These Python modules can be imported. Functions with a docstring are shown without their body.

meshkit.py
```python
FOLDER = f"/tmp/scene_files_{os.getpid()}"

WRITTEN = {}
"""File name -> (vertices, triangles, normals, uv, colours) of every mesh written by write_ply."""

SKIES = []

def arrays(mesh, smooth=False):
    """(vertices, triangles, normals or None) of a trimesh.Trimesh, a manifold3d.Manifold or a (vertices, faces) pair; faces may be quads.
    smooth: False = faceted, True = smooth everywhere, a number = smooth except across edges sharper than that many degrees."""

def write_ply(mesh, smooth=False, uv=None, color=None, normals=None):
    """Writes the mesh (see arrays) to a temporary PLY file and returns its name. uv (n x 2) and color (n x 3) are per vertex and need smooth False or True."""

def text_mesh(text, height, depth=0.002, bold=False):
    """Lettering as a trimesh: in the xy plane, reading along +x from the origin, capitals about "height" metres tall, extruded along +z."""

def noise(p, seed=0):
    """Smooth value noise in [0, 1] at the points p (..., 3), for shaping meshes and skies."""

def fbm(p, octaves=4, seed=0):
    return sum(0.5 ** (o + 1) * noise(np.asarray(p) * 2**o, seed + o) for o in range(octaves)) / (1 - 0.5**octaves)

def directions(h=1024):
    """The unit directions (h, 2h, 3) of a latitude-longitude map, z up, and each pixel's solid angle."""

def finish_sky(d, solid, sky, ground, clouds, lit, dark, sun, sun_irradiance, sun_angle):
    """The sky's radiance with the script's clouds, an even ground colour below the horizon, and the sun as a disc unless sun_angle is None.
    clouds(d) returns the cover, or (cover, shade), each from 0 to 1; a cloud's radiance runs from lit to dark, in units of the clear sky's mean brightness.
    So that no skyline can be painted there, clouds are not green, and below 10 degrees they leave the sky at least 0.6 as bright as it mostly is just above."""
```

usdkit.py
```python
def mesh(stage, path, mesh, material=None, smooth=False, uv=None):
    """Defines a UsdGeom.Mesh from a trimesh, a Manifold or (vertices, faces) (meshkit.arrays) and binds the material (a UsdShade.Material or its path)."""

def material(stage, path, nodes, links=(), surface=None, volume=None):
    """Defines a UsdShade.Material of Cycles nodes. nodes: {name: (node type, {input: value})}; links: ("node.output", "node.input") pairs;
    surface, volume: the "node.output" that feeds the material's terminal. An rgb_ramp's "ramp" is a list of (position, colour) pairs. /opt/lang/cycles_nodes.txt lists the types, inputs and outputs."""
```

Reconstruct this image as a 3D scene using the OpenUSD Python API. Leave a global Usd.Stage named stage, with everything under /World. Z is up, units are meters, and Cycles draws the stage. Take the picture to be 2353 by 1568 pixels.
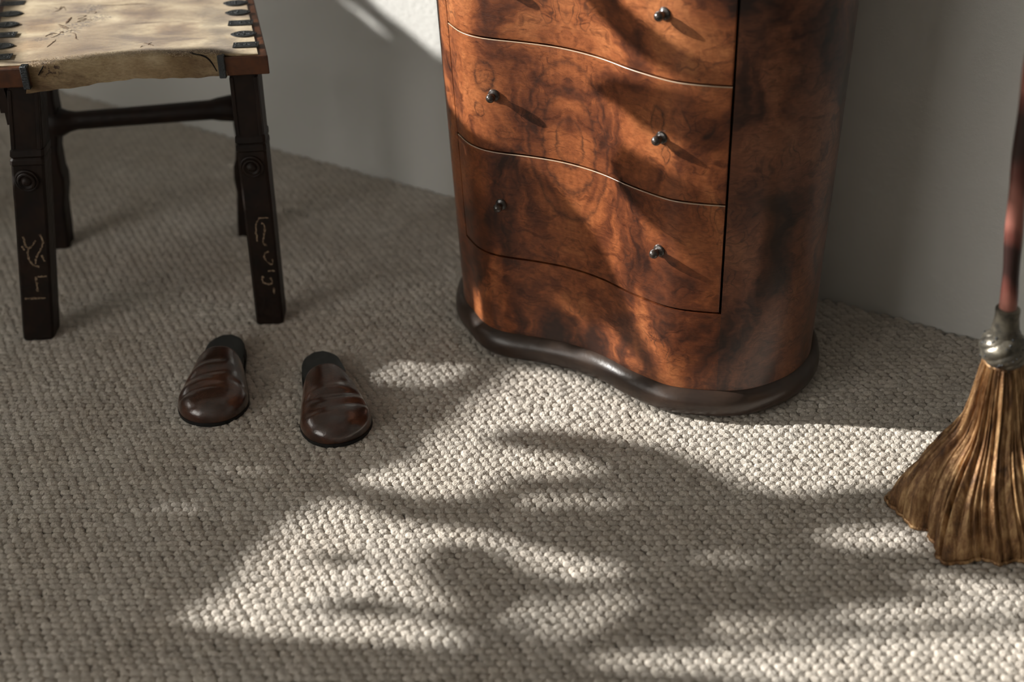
import math, random
import numpy as np, trimesh, manifold3d as m3, shapely, shapely.affinity, usdkit, meshkit
from shapely.geometry import Polygon
from shapely.ops import unary_union
from scipy.interpolate import PchipInterpolator as PI, CubicSpline
from scipy import ndimage
from pxr import Usd, UsdGeom, UsdLux, UsdShade, Gf, Sdf, Vt

stage = Usd.Stage.CreateInMemory()
UsdGeom.SetStageUpAxis(stage, 'Z'); UsdGeom.SetStageMetersPerUnit(stage, 1.0)
UsdGeom.Xform.Define(stage, '/World'); UsdGeom.Scope.Define(stage, '/World/Looks')
rng = np.random.default_rng(7)

# ------------------------------------------------------------------ camera, sky, sun, exposure
CAM_H, PITCH, ROLL = 1.25, 0.55, -0.03
up0 = np.array([0, math.sin(PITCH), math.cos(PITCH)]); xr = np.array([1.0, 0, 0])
c_, s_ = math.cos(ROLL), math.sin(ROLL)
right, upv = c_*xr + s_*up0, -s_*xr + c_*up0
back = np.cross(right, upv)
cam = UsdGeom.Camera.Define(stage, '/World/camera')
M = Gf.Matrix4d(*right, 0, *upv, 0, *back, 0, 0, 0, CAM_H, 1)
cam.AddTransformOp().Set(M)
cam.CreateFocalLengthAttr(50.0); cam.CreateHorizontalApertureAttr(36.0); cam.CreateVerticalApertureAttr(36.0*1568/2353)
cam.CreateClippingRangeAttr((0.05, 100.0)); cam.CreateFStopAttr(2.2); cam.CreateFocusDistanceAttr(2.10)
cam.CreateExposureAttr(0.0)

SUN_AZ, SUN_EL = math.radians(-9.2), math.radians(25)       # direction in which the sunlight travels, and its height
S = np.array([math.cos(SUN_AZ)*math.cos(SUN_EL), math.sin(SUN_AZ)*math.cos(SUN_EL), -math.sin(SUN_EL)])
E1 = np.array([-math.sin(SUN_AZ), math.cos(SUN_AZ), 0.0]); E2 = np.cross(S, E1); E2 = E2 if E2[2] > 0 else -E2
sun = UsdLux.DistantLight.Define(stage, '/World/sun'); sun.CreateAngleAttr(0.8)
sun.CreateIntensityAttr(17000.0); sun.CreateColorAttr(Gf.Vec3f(1.0, 0.97, 0.92))
zb = -S; xb = np.cross([0, 0, 1], zb); xb /= np.linalg.norm(xb); yb = np.cross(zb, xb)
sun.AddTransformOp().Set(Gf.Matrix4d(*xb, 0, *yb, 0, *zb, 0, -6, 1, 4, 1))
dome = UsdLux.DomeLight.Define(stage, '/World/sky'); dome.CreateIntensityAttr(1.5); dome.CreateColorAttr(Gf.Vec3f(1.0, 0.955, 0.89))

# ------------------------------------------------------------------ helpers
def mat(name, nodes, links, surface='p.BSDF'):
    return usdkit.material(stage, '/World/Looks/' + name, nodes, links, surface=surface)
def path_for(parent, name):
    base = f'{parent}/{name}'; p = base; k = 0
    while stage.GetPrimAtPath(p): k += 1; p = f'{base}_{k:03d}'
    return p
def meta(prim, label=None, cat=None, group=None, kind=None):
    for k, v in (('label', label), ('category', cat), ('group', group), ('kind', kind)):
        if v: prim.SetCustomDataByKey(k, v)
def thing(name, label, cat, loc=(0, 0, 0), group=None, kind=None):
    x = UsdGeom.Xform.Define(stage, path_for('/World', name)); x.AddTranslateOp().Set(Gf.Vec3d(*map(float, loc)))
    meta(x.GetPrim(), label, cat, group, kind); return x.GetPrim()
def place(parent):
    """world position of a thing or part, so that meshes can be given in world coordinates"""
    return np.array(UsdGeom.XformCache().GetLocalToWorldTransform(parent).ExtractTranslation())
def part(parent, name, mesh, material, smooth=30, uv=None, label=None, kind=None):
    v, f = (np.asarray(mesh.vertices, float), np.asarray(mesh.faces)) if hasattr(mesh, 'vertices') else (np.asarray(mesh[0], float), np.asarray(mesh[1]))
    pth = path_for(str(parent.GetPath()), name)
    p = usdkit.mesh(stage, pth, (v - place(parent), f), material, smooth=True if uv is not None else smooth, uv=uv)
    meta(p.GetPrim(), label, kind=kind); return p.GetPrim()
def struct(name, mesh, material, smooth=False):
    p = usdkit.mesh(stage, path_for('/World', name), mesh, material, smooth=smooth); meta(p.GetPrim(), kind='structure'); return p.GetPrim()
def cat(ms):
    return trimesh.util.concatenate([trimesh.Trimesh(np.asarray(m.vertices if hasattr(m, 'vertices') else m[0]), tri(m.faces if hasattr(m, 'faces') else m[1]), process=False) for m in ms])
def tri(f):
    f = np.asarray(f)
    return np.vstack([f[:, [0, 1, 2]], f[:, [0, 2, 3]]]) if f.shape[1] == 4 else f
def grid_faces(nu, nv, wrap_u=False, keep=None):
    fs = []
    for i in range(nu - (0 if wrap_u else 1)):
        for j in range(nv - 1):
            if keep is None or keep(i, j):
                i2 = (i + 1) % nu
                fs.append((i*nv + j, i2*nv + j, i2*nv + j + 1, i*nv + j + 1))
    return np.array(fs)
def man(m):
    a = m.to_mesh(); return trimesh.Trimesh(a.vert_properties[:, :3], a.tri_verts, process=False)
def rbox(size, r=0.002, loc=(0, 0, 0), n=8):
    """box with rounded edges"""
    s = np.array(size)/2 - r
    b = m3.Manifold.batch_hull([m3.Manifold.sphere(r, n).translate([x*s[0], y*s[1], z*s[2]]) for x in (-1, 1) for y in (-1, 1) for z in (-1, 1)])
    t = man(b); t.apply_translation(loc); return t
def hull_pts(pts, r=0.0015, n=8):
    """rounded convex solid through corner points"""
    return man(m3.Manifold.batch_hull([m3.Manifold.sphere(r, n).translate([float(a) for a in p]) for p in pts]))
def lathe(profile, axis=(0, 0, 1), at=(0, 0, 0), n=32):
    prof = np.array(profile, float); a = np.arange(n)*2*np.pi/n
    v = np.stack([prof[None, :, 0]*np.cos(a)[:, None], prof[None, :, 0]*np.sin(a)[:, None], np.repeat(prof[None, :, 1], n, 0)], -1).reshape(-1, 3)
    t = trimesh.Trimesh(v, tri(grid_faces(n, len(prof), True)), process=True)
    T = trimesh.geometry.align_vectors([0, 0, 1], np.array(axis, float)/np.linalg.norm(axis)); T[:3, 3] = at
    t.apply_transform(T); return t
def tube(pts, r, n=8, caps=True):
    p = np.array(pts, float); r = np.broadcast_to(r, (len(p),)); t = np.gradient(p, axis=0); t /= np.linalg.norm(t, axis=1, keepdims=True) + 1e-12
    a = np.cross(t, np.where(np.abs(t[:, 2:]) < .9, [0, 0, 1.], [1., 0, 0])); a /= np.linalg.norm(a, axis=1, keepdims=True); b = np.cross(t, a)
    g = np.arange(n)*2*np.pi/n
    v = (p[:, None] + r[:, None, None]*(np.cos(g)[None, :, None]*a[:, None] + np.sin(g)[None, :, None]*b[:, None])).transpose(1, 0, 2).reshape(-1, 3)
    f = tri(grid_faces(n, len(p), True)); k = len(p)
    if caps:
        v = np.vstack([v, p[0], p[-1]]); nv = len(v)
        for i in range(n):
            j = (i+1) % n
            f = np.vstack([f, [[j*k, i*k, nv-2], [i*k+k-1, j*k+k-1, nv-1]]])
    return trimesh.Trimesh(v, f, process=False)
def spline(pts, n=40):
    p = np.array(pts, float); t = np.r_[0, np.cumsum(np.linalg.norm(np.diff(p, axis=0), axis=1))]
    return CubicSpline(t, p)(np.linspace(0, t[-1], n))

# ------------------------------------------------------------------ materials
def simple(name, color, rough=.5, spec=.5, bump=None, var=None, coat=0, metallic=0, sheen=0):
    """bump: (scale, distance); var: (scale, second colour)"""
    nodes = {'p': ('principled_bsdf', {'base_color': color, 'roughness': rough, 'specular_ior_level': spec, 'coat_weight': coat, 'coat_roughness': .15, 'metallic': metallic, 'sheen_weight': sheen})}
    links = []
    nodes['g'] = ('geometry', {})
    if var:
        nodes['n'] = ('noise_texture', {'scale': var[0], 'detail': 5.0, 'roughness': .6, 'distortion': .3})
        nodes['r'] = ('rgb_ramp', {'ramp': [(.35, color), (.65, var[1])]})
        links += [('g.position', 'n.vector'), ('n.fac', 'r.fac'), ('r.color', 'p.base_color')]
    if bump:
        nodes['bn'] = ('noise_texture', {'scale': bump[0], 'detail': 4.0, 'roughness': .6})
        nodes['b'] = ('bump', {'strength': 1.0, 'distance': bump[1]})
        links += [('g.position', 'bn.vector'), ('bn.fac', 'b.height'), ('b.normal', 'p.normal')]
    return mat(name, nodes, links)

M_wall = simple('wall_paint', (.60, .595, .57), .9, .2, bump=(90, .0012))
M_backing = simple('carpet_backing', (.16, .14, .12), .95, .1)
M_black_leather = simple('black_leather', (.022, .024, .023), .5, .4, bump=(500, .0004))
M_sole = simple('black_rubber', (.008, .008, .008), .55, .35)
M_dark_wood = simple('dark_oak', (.019, .0105, .007), .5, .22, bump=(60, .0015), var=(25, (.009, .0065, .0055)))
M_rail_wood = simple('rail_oak', (.105, .036, .013), .36, .5, bump=(120, .0008), var=(40, (.055, .020, .009)))
M_iron = simple('black_iron', (.045, .050, .054), .30, .7, bump=(420, .0016), metallic=.65)
M_scratch = simple('scratched_wood', (.30, .22, .145), .8, .2, var=(230, (.06, .038, .024)))
M_knob = simple('dark_bronze', (.026, .018, .014), .28, .7, coat=.3)
M_moulding = simple('ebonised_wood', (.042, .025, .017), .33, .5, bump=(45, .0006), var=(30, (.026, .016, .012)))
M_glint_bead = simple('worn_edge_glint', (.40, .30, .21), .28, .6, coat=.4)  # pale colour holds the sun glint as well as the wear
M_carcass = simple('carcass_dark', (.006, .004, .003), .8, .2)
M_leaf = simple('shade_plant_leaf', (.06, .10, .03), .6, .3)
M_stem = simple('plant_stem', (.10, .07, .04), .8, .2)
M_terracotta = simple('terracotta', (.35, .16, .09), .8, .2)
M_pewter = simple('aged_pewter', (.20, .18, .14), .35, .6, bump=(260, .0004), metallic=.7, var=(70, (.07, .065, .055)))

# walnut burl: coordinates are the arc length from the book-match seam (mirrored) and the height
burls = [(-.130, .4815, .016, .023, 1), (-.143, .427, .008, .010, .8), (.155, .4748, .010, .022, .9), (.169, .4295, .006, .013, 1), (-.105, .395, .010, .012, .5), (-.023, .072, .028, .030, .8), (.042, .070, .022, .026, .8), (.197, .098, .016, .014, .6), (-.13, .62, .02, .02, .5), (.15, .635, .016, .02, .4), (.36, .55, .02, .03, .5), (.40, .30, .025, .02, .4), (-.10, .315, .012, .010, .5)]
def walnut(name, tone=1.0, grey=0.):
    N = {'uv': ('uvmap', {'attribute': 'st'}), 'us': ('separate_xyz', {}), 'ua': ('math', {'math_type': 'absolute'}), 'um': ('combine_xyz', {}), 'wbs': ('vector_math', {'math_type': 'add'}), 'g': ('geometry', {}),
         'wn': ('noise_texture', {'scale': 11., 'detail': 3., 'roughness': .55}),
         'wo': ('vector_math', {'math_type': 'subtract', 'vector2': (.5, .5, .5)}),
         'ws': ('vector_math', {'math_type': 'scale', 'scale': .085}),
         'wa': ('vector_math', {'math_type': 'add'}),
         'st': ('mapping', {'scale': (1., .55, 1.)}),
         'big': ('noise_texture', {'scale': 9., 'detail': 4., 'roughness': .6, 'distortion': .6}),
         'fig': ('noise_texture', {'scale': 17., 'detail': 2., 'roughness': .5, 'distortion': .5}),
         'fm': ('math', {'math_type': 'multiply', 'value2': 62.}), 'fs': ('math', {'math_type': 'sine'}),
         'line': ('map_range', {'from_min': .45, 'from_max': 1.0, 'to_min': 0., 'to_max': 1., 'clamp': True}),
         'lmn': ('noise_texture', {'scale': 13., 'detail': 2.}),
         'lm': ('map_range', {'from_min': .50, 'from_max': .66, 'to_min': 0., 'to_max': .7, 'clamp': True}),
         'lmul': ('math', {'math_type': 'multiply'}),
         'gm': ('mapping', {'scale': (60., 330., 1.)}), 'grain': ('noise_texture', {'scale': 1., 'detail': 4., 'roughness': .65}),
         'pores': ('noise_texture', {'scale': 900., 'detail': 2., 'roughness': .6}),
         'base': ('rgb_ramp', {'ramp': [(.36, tuple(tone*np.array((.030, .009, .0045)))), (.445, tuple(tone*np.array((.135, .038, .0135)))), (.53, tuple(tone*np.array((.275, .085, .028)))), (.68, tuple(tone*np.array((.420, .155, .055))))]}),
         'gr': ('mix_color', {'blend_type': 'multiply', 'fac': .55}), 'grr': ('rgb_ramp', {'ramp': [(.30, (.52, .47, .42)), (.58, (1., 1., 1.))]}),
         'ln': ('mix_color', {'blend_type': 'mix', 'b': (.022, .008, .005)}),
         'flm': ('mapping', {'scale': (24., 62., 1.)}), 'fl': ('noise_texture', {'scale': 1., 'detail': 5., 'roughness': .65, 'distortion': 1.2}), 'flr': ('rgb_ramp', {'ramp': [(.33, (.34, .27, .24)), (.47, (1., 1., 1.))]}), 'flx': ('mix_color', {'blend_type': 'multiply', 'fac': .75}),
         'mo': ('noise_texture', {'scale': 130., 'detail': 3., 'roughness': .6}), 'mor': ('rgb_ramp', {'ramp': [(.35, (.78, .74, .70)), (.65, (1.1, 1.1, 1.1))]}), 'mox': ('mix_color', {'blend_type': 'multiply', 'fac': .8, 'use_clamp': False}),
         'rn': ('noise_texture', {'scale': 70., 'detail': 3., 'roughness': .6}), 'rnr': ('map_range', {'from_min': .38, 'from_max': .62, 'to_min': .5, 'to_max': 1., 'clamp': True}), 'rnm': ('math', {'math_type': 'multiply'}),
         'wn2': ('noise_texture', {'scale': 46., 'detail': 3., 'roughness': .6}), 'wo2': ('vector_math', {'math_type': 'subtract', 'vector2': (.5, .5, .5)}), 'ws2': ('vector_math', {'math_type': 'scale', 'scale': .017}), 'wb': ('vector_math', {'math_type': 'add'}),
         'ce': ('mapping', {'location': (0., -6.55, 0.), 'scale': (31., 16.5, 0.)}), 'cl': ('vector_math', {'math_type': 'length'}), 'cq': ('rgb_ramp', {'ramp': [(0., (0., 0., 0.)), (.20, (.05, .05, .05)), (.26, (.75, .75, .75)), (.30, (.05, .05, .05)), (.46, (.05, .05, .05)), (.52, (.8, .8, .8)), (.57, (.05, .05, .05)), (.74, (.05, .05, .05)), (.79, (.7, .7, .7)), (.84, (0., 0., 0.)), (1., (0., 0., 0.))]}), 'cd': ('math', {'math_type': 'divide', 'value2': 2.6}), 'cm': ('math', {'math_type': 'maximum'}),
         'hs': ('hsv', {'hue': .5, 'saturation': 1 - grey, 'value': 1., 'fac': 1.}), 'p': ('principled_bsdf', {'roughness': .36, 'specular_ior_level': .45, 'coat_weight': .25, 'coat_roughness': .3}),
         'bp': ('bump', {'strength': 1., 'distance': .00025})}
    L = [('uv.UV', 'us.vector'), ('us.x', 'ua.value1'), ('ua.value', 'um.x'), ('us.y', 'um.y'), ('uv.UV', 'wbs.vector1'), ('ws2.vector', 'wbs.vector2'), ('um.vector', 'wn.vector'), ('wn.color', 'wo.vector1'), ('wo.vector', 'ws.vector1'), ('um.vector', 'wa.vector1'), ('ws.vector', 'wa.vector2'),
         ('wa.vector', 'st.vector'), ('st.vector', 'big.vector'), ('st.vector', 'fig.vector'), ('fig.fac', 'fm.value1'), ('fm.value', 'fs.value1'), ('fs.value', 'line.value'),
         ('um.vector', 'lmn.vector'), ('lmn.fac', 'lm.value'), ('line.result', 'lmul.value1'), ('lm.result', 'lmul.value2'),
         ('wb.vector', 'gm.vector'), ('gm.vector', 'grain.vector'), ('um.vector', 'pores.vector'),
         ('big.fac', 'base.fac'), ('grain.fac', 'grr.fac'), ('base.color', 'gr.a'), ('grr.color', 'gr.b'), ('wa.vector', 'flm.vector'), ('flm.vector', 'fl.vector'), ('fl.fac', 'flr.fac'), ('gr.result', 'flx.a'), ('flr.color', 'flx.b'),
         ('um.vector', 'mo.vector'), ('mo.fac', 'mor.fac'), ('flx.result', 'mox.a'), ('mor.color', 'mox.b'), ('mox.result', 'ln.a'),
         ('um.vector', 'rn.vector'), ('rn.fac', 'rnr.value'), ('rnr.result', 'rnm.value2'), ('um.vector', 'wn2.vector'), ('wn2.color', 'wo2.vector1'), ('wo2.vector', 'ws2.vector1'), ('um.vector', 'wb.vector1'), ('ws2.vector', 'wb.vector2'),
         ('wb.vector', 'ce.vector'), ('ce.vector', 'cl.vector1'), ('cl.value', 'cd.value1'), ('cd.value', 'cq.fac'), ('cq.color', 'cm.value2'), ('lmul.value', 'cm.value1'),
         ('grain.fac', 'bp.height'), ('bp.normal', 'p.normal')]
    prev = 'cm.value'
    for k, (u, v, ru, rv, a) in enumerate(burls):      # eyes of the burl: a dark wandering ring with a speckled heart
        N[f'e{k}'] = ('mapping', {'location': (-u/ru, -v/rv, 0.), 'scale': (1/ru, 1/rv, 0.)})
        N[f'd{k}'] = ('vector_math', {'math_type': 'length'})
        N[f'q{k}'] = ('rgb_ramp', {'ramp': [(0., (.5*a,)*3), (.16, (.15*a,)*3), (.30, (.45*a,)*3), (.40, (.12*a,)*3), (.58, (.30*a,)*3), (.72, (.95*a,)*3), (.84, (.35*a,)*3), (1., (0.,)*3)]})
        N[f's{k}'] = ('math', {'math_type': 'divide', 'value2': 1.35}); N[f'm{k}'] = ('math', {'math_type': 'maximum'})
        L += [('wbs.vector', f'e{k}.vector'), (f'e{k}.vector', f'd{k}.vector1'), (f'd{k}.value', f's{k}.value1'), (f's{k}.value', f'q{k}.fac'),
              (prev, f'm{k}.value1'), (f'q{k}.color', f'm{k}.value2')]
        prev = f'm{k}.value'
    L += [(prev, 'rnm.value1'), ('rnm.value', 'ln.fac'), ('ln.result', 'hs.color'), ('hs.color', 'p.base_color')]
    return mat(name, N, L)
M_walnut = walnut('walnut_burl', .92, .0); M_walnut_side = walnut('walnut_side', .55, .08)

# ------------------------------------------------------------------ room shell
WA, WB = np.array([-1.0824, 3.267]), np.array([0.7765, 1.9997])
wd = (WB - WA)/np.linalg.norm(WB - WA); wn = np.array([-wd[1], wd[0]])          # wn points away from the room
def slab(a, b, z0, z1, th):
    a, b = np.array(a), np.array(b); t = (b-a)/np.linalg.norm(b-a); n = np.array([-t[1], t[0]])*th
    pts = [a, b, b+n, a+n]
    return trimesh.convex.convex_hull(np.array([[*p, z] for p in pts for z in (z0, z1)]))
PL, PR = WA - wd*3.0, WB + wd*2.6
struct('wall_back', slab(PL, PR, -.02, 2.7, .1), M_wall)
fl = trimesh.creation.box([9, 9, .05]); fl.apply_translation([.4, .3, -.0355])
struct('floor', fl, M_backing)
# window wall on the sun's side
XW = -3.35
def on_x(e1, e2, x):
    P = e1*E1 + e2*E2; return P + S*((x - P[0])/S[0])
wl = on_x(1.262, -.20, XW); wr = on_x(2.68, 0, XW); zlo = on_x(1.5, -.345, XW)[2]; zhi = on_x(1.6, .66, XW)[2]
W2 = (-2.7, .55, .65, 2.35)                                  # the second window: y from, to; z from, to
wallm = m3.Manifold.cube([.12, 9, 2.72]).translate([XW-.12, -4.0, -.02]) - m3.Manifold.cube([.4, wr[1]-wl[1], zhi-zlo]).translate([XW-.3, wl[1], zlo]) - m3.Manifold.cube([.4, W2[1]-W2[0], W2[3]-W2[2]]).translate([XW-.3, W2[0], W2[2]])
for nm_, size_, at_ in (('ceiling', (7.2, 9.2, .1), (.15, .4, 2.75)), ('wall_front', (7.2, .1, 2.72), (.15, -4.05, 1.34)), ('wall_right', (.1, 9, 2.72), (3.45, .4, 1.34))):
    bx_ = trimesh.creation.box(size_); bx_.apply_translation(at_); struct(nm_, bx_, M_wall)
struct('wall_left', man(wallm), M_wall)
win = UsdGeom.Xform.Define(stage, '/World/window_1').GetPrim(); meta(win, kind='structure')
fr = [rbox([.05, .05, zhi-zlo], .004, (XW-.06, y, (zlo+zhi)/2)) for y in (wl[1]-.02, wr[1]+.02)] + [rbox([.05, wr[1]-wl[1]+.08, .05], .004, (XW-.06, (wl[1]+wr[1])/2, z)) for z in (zlo-.02, zhi+.02)]
part(win, 'frame', cat(fr), M_wall)
win2 = UsdGeom.Xform.Define(stage, '/World/window_2').GetPrim(); meta(win2, kind='structure')
part(win2, 'frame', cat([rbox([.05, .05, W2[3]-W2[2]], .004, (XW-.06, y, (W2[2]+W2[3])/2)) for y in (W2[0], (W2[0]+W2[1])/2, W2[1])] + [rbox([.05, W2[1]-W2[0], .05], .004, (XW-.06, (W2[0]+W2[1])/2, z)) for z in W2[2:]]), M_wall)

# ------------------------------------------------------------------ carpet of thick looped yarn knots
def carpet_material():
    N = {'g': ('geometry', {}), 'o': ('object_info', {}), 'tc': ('texture_coordinate', {}),
         'n1': ('noise_texture', {'scale': 7., 'detail': 3.}), 'n2': ('noise_texture', {'scale': 1400., 'detail': 2., 'roughness': .6}),
         'r1': ('rgb_ramp', {'ramp': [(.3, (.575, .525, .462)), (.7, (.665, .625, .570))]}),
         'r2': ('rgb_ramp', {'ramp': [(.3, (.62, .60, .58)), (.65, (1.06, 1.05, 1.03))]}),
         'mu': ('mix_color', {'blend_type': 'multiply', 'fac': 1.}), 'vr': ('map_range', {'from_min': 0., 'from_max': 1., 'to_min': .84, 'to_max': 1.06}),
         'mv': ('mix_color', {'blend_type': 'multiply', 'fac': 1.}), 'cc': ('combine_color', {}),
         'b': ('bump', {'strength': 1., 'distance': .0006}),
         'p': ('principled_bsdf', {'roughness': .95, 'specular_ior_level': .12, 'sheen_weight': .15, 'sheen_roughness': .6})}
    L = [('g.position', 'n1.vector'), ('g.position', 'n2.vector'), ('n1.fac', 'r1.fac'), ('n2.fac', 'r2.fac'), ('r1.color', 'mu.a'), ('r2.color', 'mu.b'),
         ('o.random', 'vr.value'), ('vr.result', 'cc.r'), ('vr.result', 'cc.g'), ('vr.result', 'cc.b'), ('mu.result', 'mv.a'), ('cc.color', 'mv.b'), ('mv.result', 'p.base_color'),
         ('n2.fac', 'b.height'), ('b.normal', 'p.normal')]
    return mat('carpet_wool', N, L)
M_carpet = carpet_material()
PX, PY, SH = .0152, .0108, .365
def knot(seed):
    """one loop of thick yarn: a tilted, slightly twisted tuft with strand grooves and loose fibres"""
    r = np.random.default_rng(seed)
    m = trimesh.creation.icosphere(4); n = m.vertices.copy()
    v = np.abs(n)**.88*np.sign(n)*[.0085*r.uniform(.94, 1.06), .0057, .0048]
    ph = r.uniform(0, 6.28); ang = math.radians(-42 + r.uniform(-10, 10))
    q = v[:, 0]*math.cos(ang + 1.57) - v[:, 1]*math.sin(ang + 1.57) + .5*v[:, 2]
    v += n*(np.abs(np.sin(q*np.pi/.00155 + ph + 2.2*meshkit.noise(v*450, seed)))**.7 * .00062 - .0003)[:, None]
    v += n*((meshkit.fbm(v*300, 2, seed) - .5)*.0020)[:, None]
    v += n*((meshkit.noise(v*[1800, 1800, 1800], seed+9) - .5)*.0006)[:, None]
    v[:, 2] += -.10*v[:, 0] + .20*v[:, 1]
    parts = [trimesh.Trimesh(v, m.faces, process=False)]
    da = np.array([math.cos(ang), math.sin(ang)])
    for k in range(64):                                # loose fibres, lying along the strands
        d = r.normal(size=3); d[2] = abs(d[2])*.9 + .25; d /= np.linalg.norm(d)
        p0 = d*[.0079, .0058, .0047]; p0[2] += -.10*p0[0] + .20*p0[1]
        t = np.array([*(da*(1 if r.random() < .5 else -1) + r.normal(0, .35, 2)), .30 + .45*abs(r.normal())]); t /= np.linalg.norm(t); Lf = r.uniform(.0020, .0052)
        p1 = p0 + t*Lf*.6; p2 = p1 + (t + [0, 0, -.6])*Lf*.5
        parts.append(tube([p0, p1, p2], [.00013, .00011, .00004], 3, False))
    return cat(parts)
pi = UsdGeom.PointInstancer.Define(stage, '/World/carpet')
meta(pi.GetPrim(), 'cream wool carpet of chunky woven loops covering the whole floor', 'carpet', kind='stuff')
protos = []
for k in range(6):
    p = usdkit.mesh(stage, f'/World/carpet/loop_{k+1:03d}', knot(100+k), M_carpet, smooth=True); protos.append(p.GetPath())
pi.CreatePrototypesRel().SetTargets(protos)
ca, sa = math.cos(math.radians(-1.6)), math.sin(math.radians(-1.6))
ii, jj = np.meshgrid(np.arange(-220, 260), np.arange(-160, 160), indexing='ij')
lx = (ii*PX + (-jj*SH*PX) % PX + rng.normal(0, .07*PX, jj.shape[1])[None, :]).ravel(); ly = (jj*PY).ravel()
gx = ca*lx - sa*ly; gy = 2.2 + sa*lx + ca*ly
near = (gy > .80) & (np.abs(gx - .02) < .95 + .42*(gy - 0.9)) & ((np.stack([gx, gy], 1) - WA) @ wn < -.004)
gx, gy = gx[near], gy[near]; n = len(gx)
pos = np.stack([gx + rng.normal(0, .0008, n), gy + rng.normal(0, .0007, n), -.0042 + rng.normal(0, .0004, n)], 1)
pi.CreatePositionsAttr(Vt.Vec3fArray.FromNumpy(pos.astype(np.float32)))
pi.CreateProtoIndicesAttr(Vt.IntArray.FromNumpy(rng.integers(0, 6, n).astype(np.int32)))
az = np.radians(rng.normal(-1.6, 7, n)); q = np.zeros((n, 4)); q[:, 0] = np.cos(az/2); q[:, 3] = np.sin(az/2)
pi.CreateOrientationsAttr(Vt.QuathArray([Gf.Quath(float(a[0]), 0, 0, float(a[3])) for a in q]))
sc = rng.normal(1, .05, (n, 1))*np.array([1, 1, 1.]) * rng.normal(1, .04, (n, 3))
pi.CreateScalesAttr(Vt.Vec3fArray.FromNumpy(sc.astype(np.float32)))

# ------------------------------------------------------------------ serpentine chest of drawers
DX, DN = np.array([.835, -.55]), np.array([.55, .835])          # along the front, and back towards the wall
front = [(-1.188, 1.6876), (-1.1476, 1.6611), (-1.1112, 1.653), (-1.0716, 1.660), (-1.0274, 1.6697), (-.9873, 1.6742), (-.9475, 1.6727), (-.912, 1.6661), (-.8782, 1.6561), (-.8405, 1.6489), (-.8024, 1.6455), (-.7653, 1.6547), (-.731, 1.6691)]
rightend = [(-.7100, 1.6810), (-.6900, 1.6985), (-.6709, 1.7265), (-.6540, 1.7660), (-.6482, 1.805), (-.6530, 1.848), (-.6700, 1.890), (-.7030, 1.942), (-.7480, 1.988), (-.8000, 2.03)]
leftend = [(-1.122, 2.03), (-1.174, 1.988), (-1.219, 1.942), (-1.252, 1.890), (-1.2690, 1.848), (-1.2730, 1.805), (-1.2590, 1.768), (-1.2350, 1.729), (-1.2090, 1.7015)]
ctrl = np.array(leftend + front + rightend)
tt = np.r_[0, np.cumsum(np.linalg.norm(np.diff(ctrl, axis=0), axis=1))]
spl = CubicSpline(tt, ctrl)
NS = 260
ss = np.linspace(0, tt[-1], NS)
sL, sR = tt[len(leftend)], tt[len(leftend) + len(front) - 1]
ss = np.sort(np.r_[ss[np.abs(ss - sL) > .002], sL, sL, sR]); ss = np.unique(ss[np.abs(ss - sR) > .0015].tolist() + [sR])
smid = ss[np.argmin(np.abs(spl(ss)[:, 0] + .982))]
def lean(t): return np.interp(t, [-1.275, -1.19, -.731, -.645], [-.042, -.0395, 0, .034])
def lean_y(t): return np.interp(t, [-1.275, -1.11, -1.0, -.84, -.731], [.045, .045, .034, .0, -.016])
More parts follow.
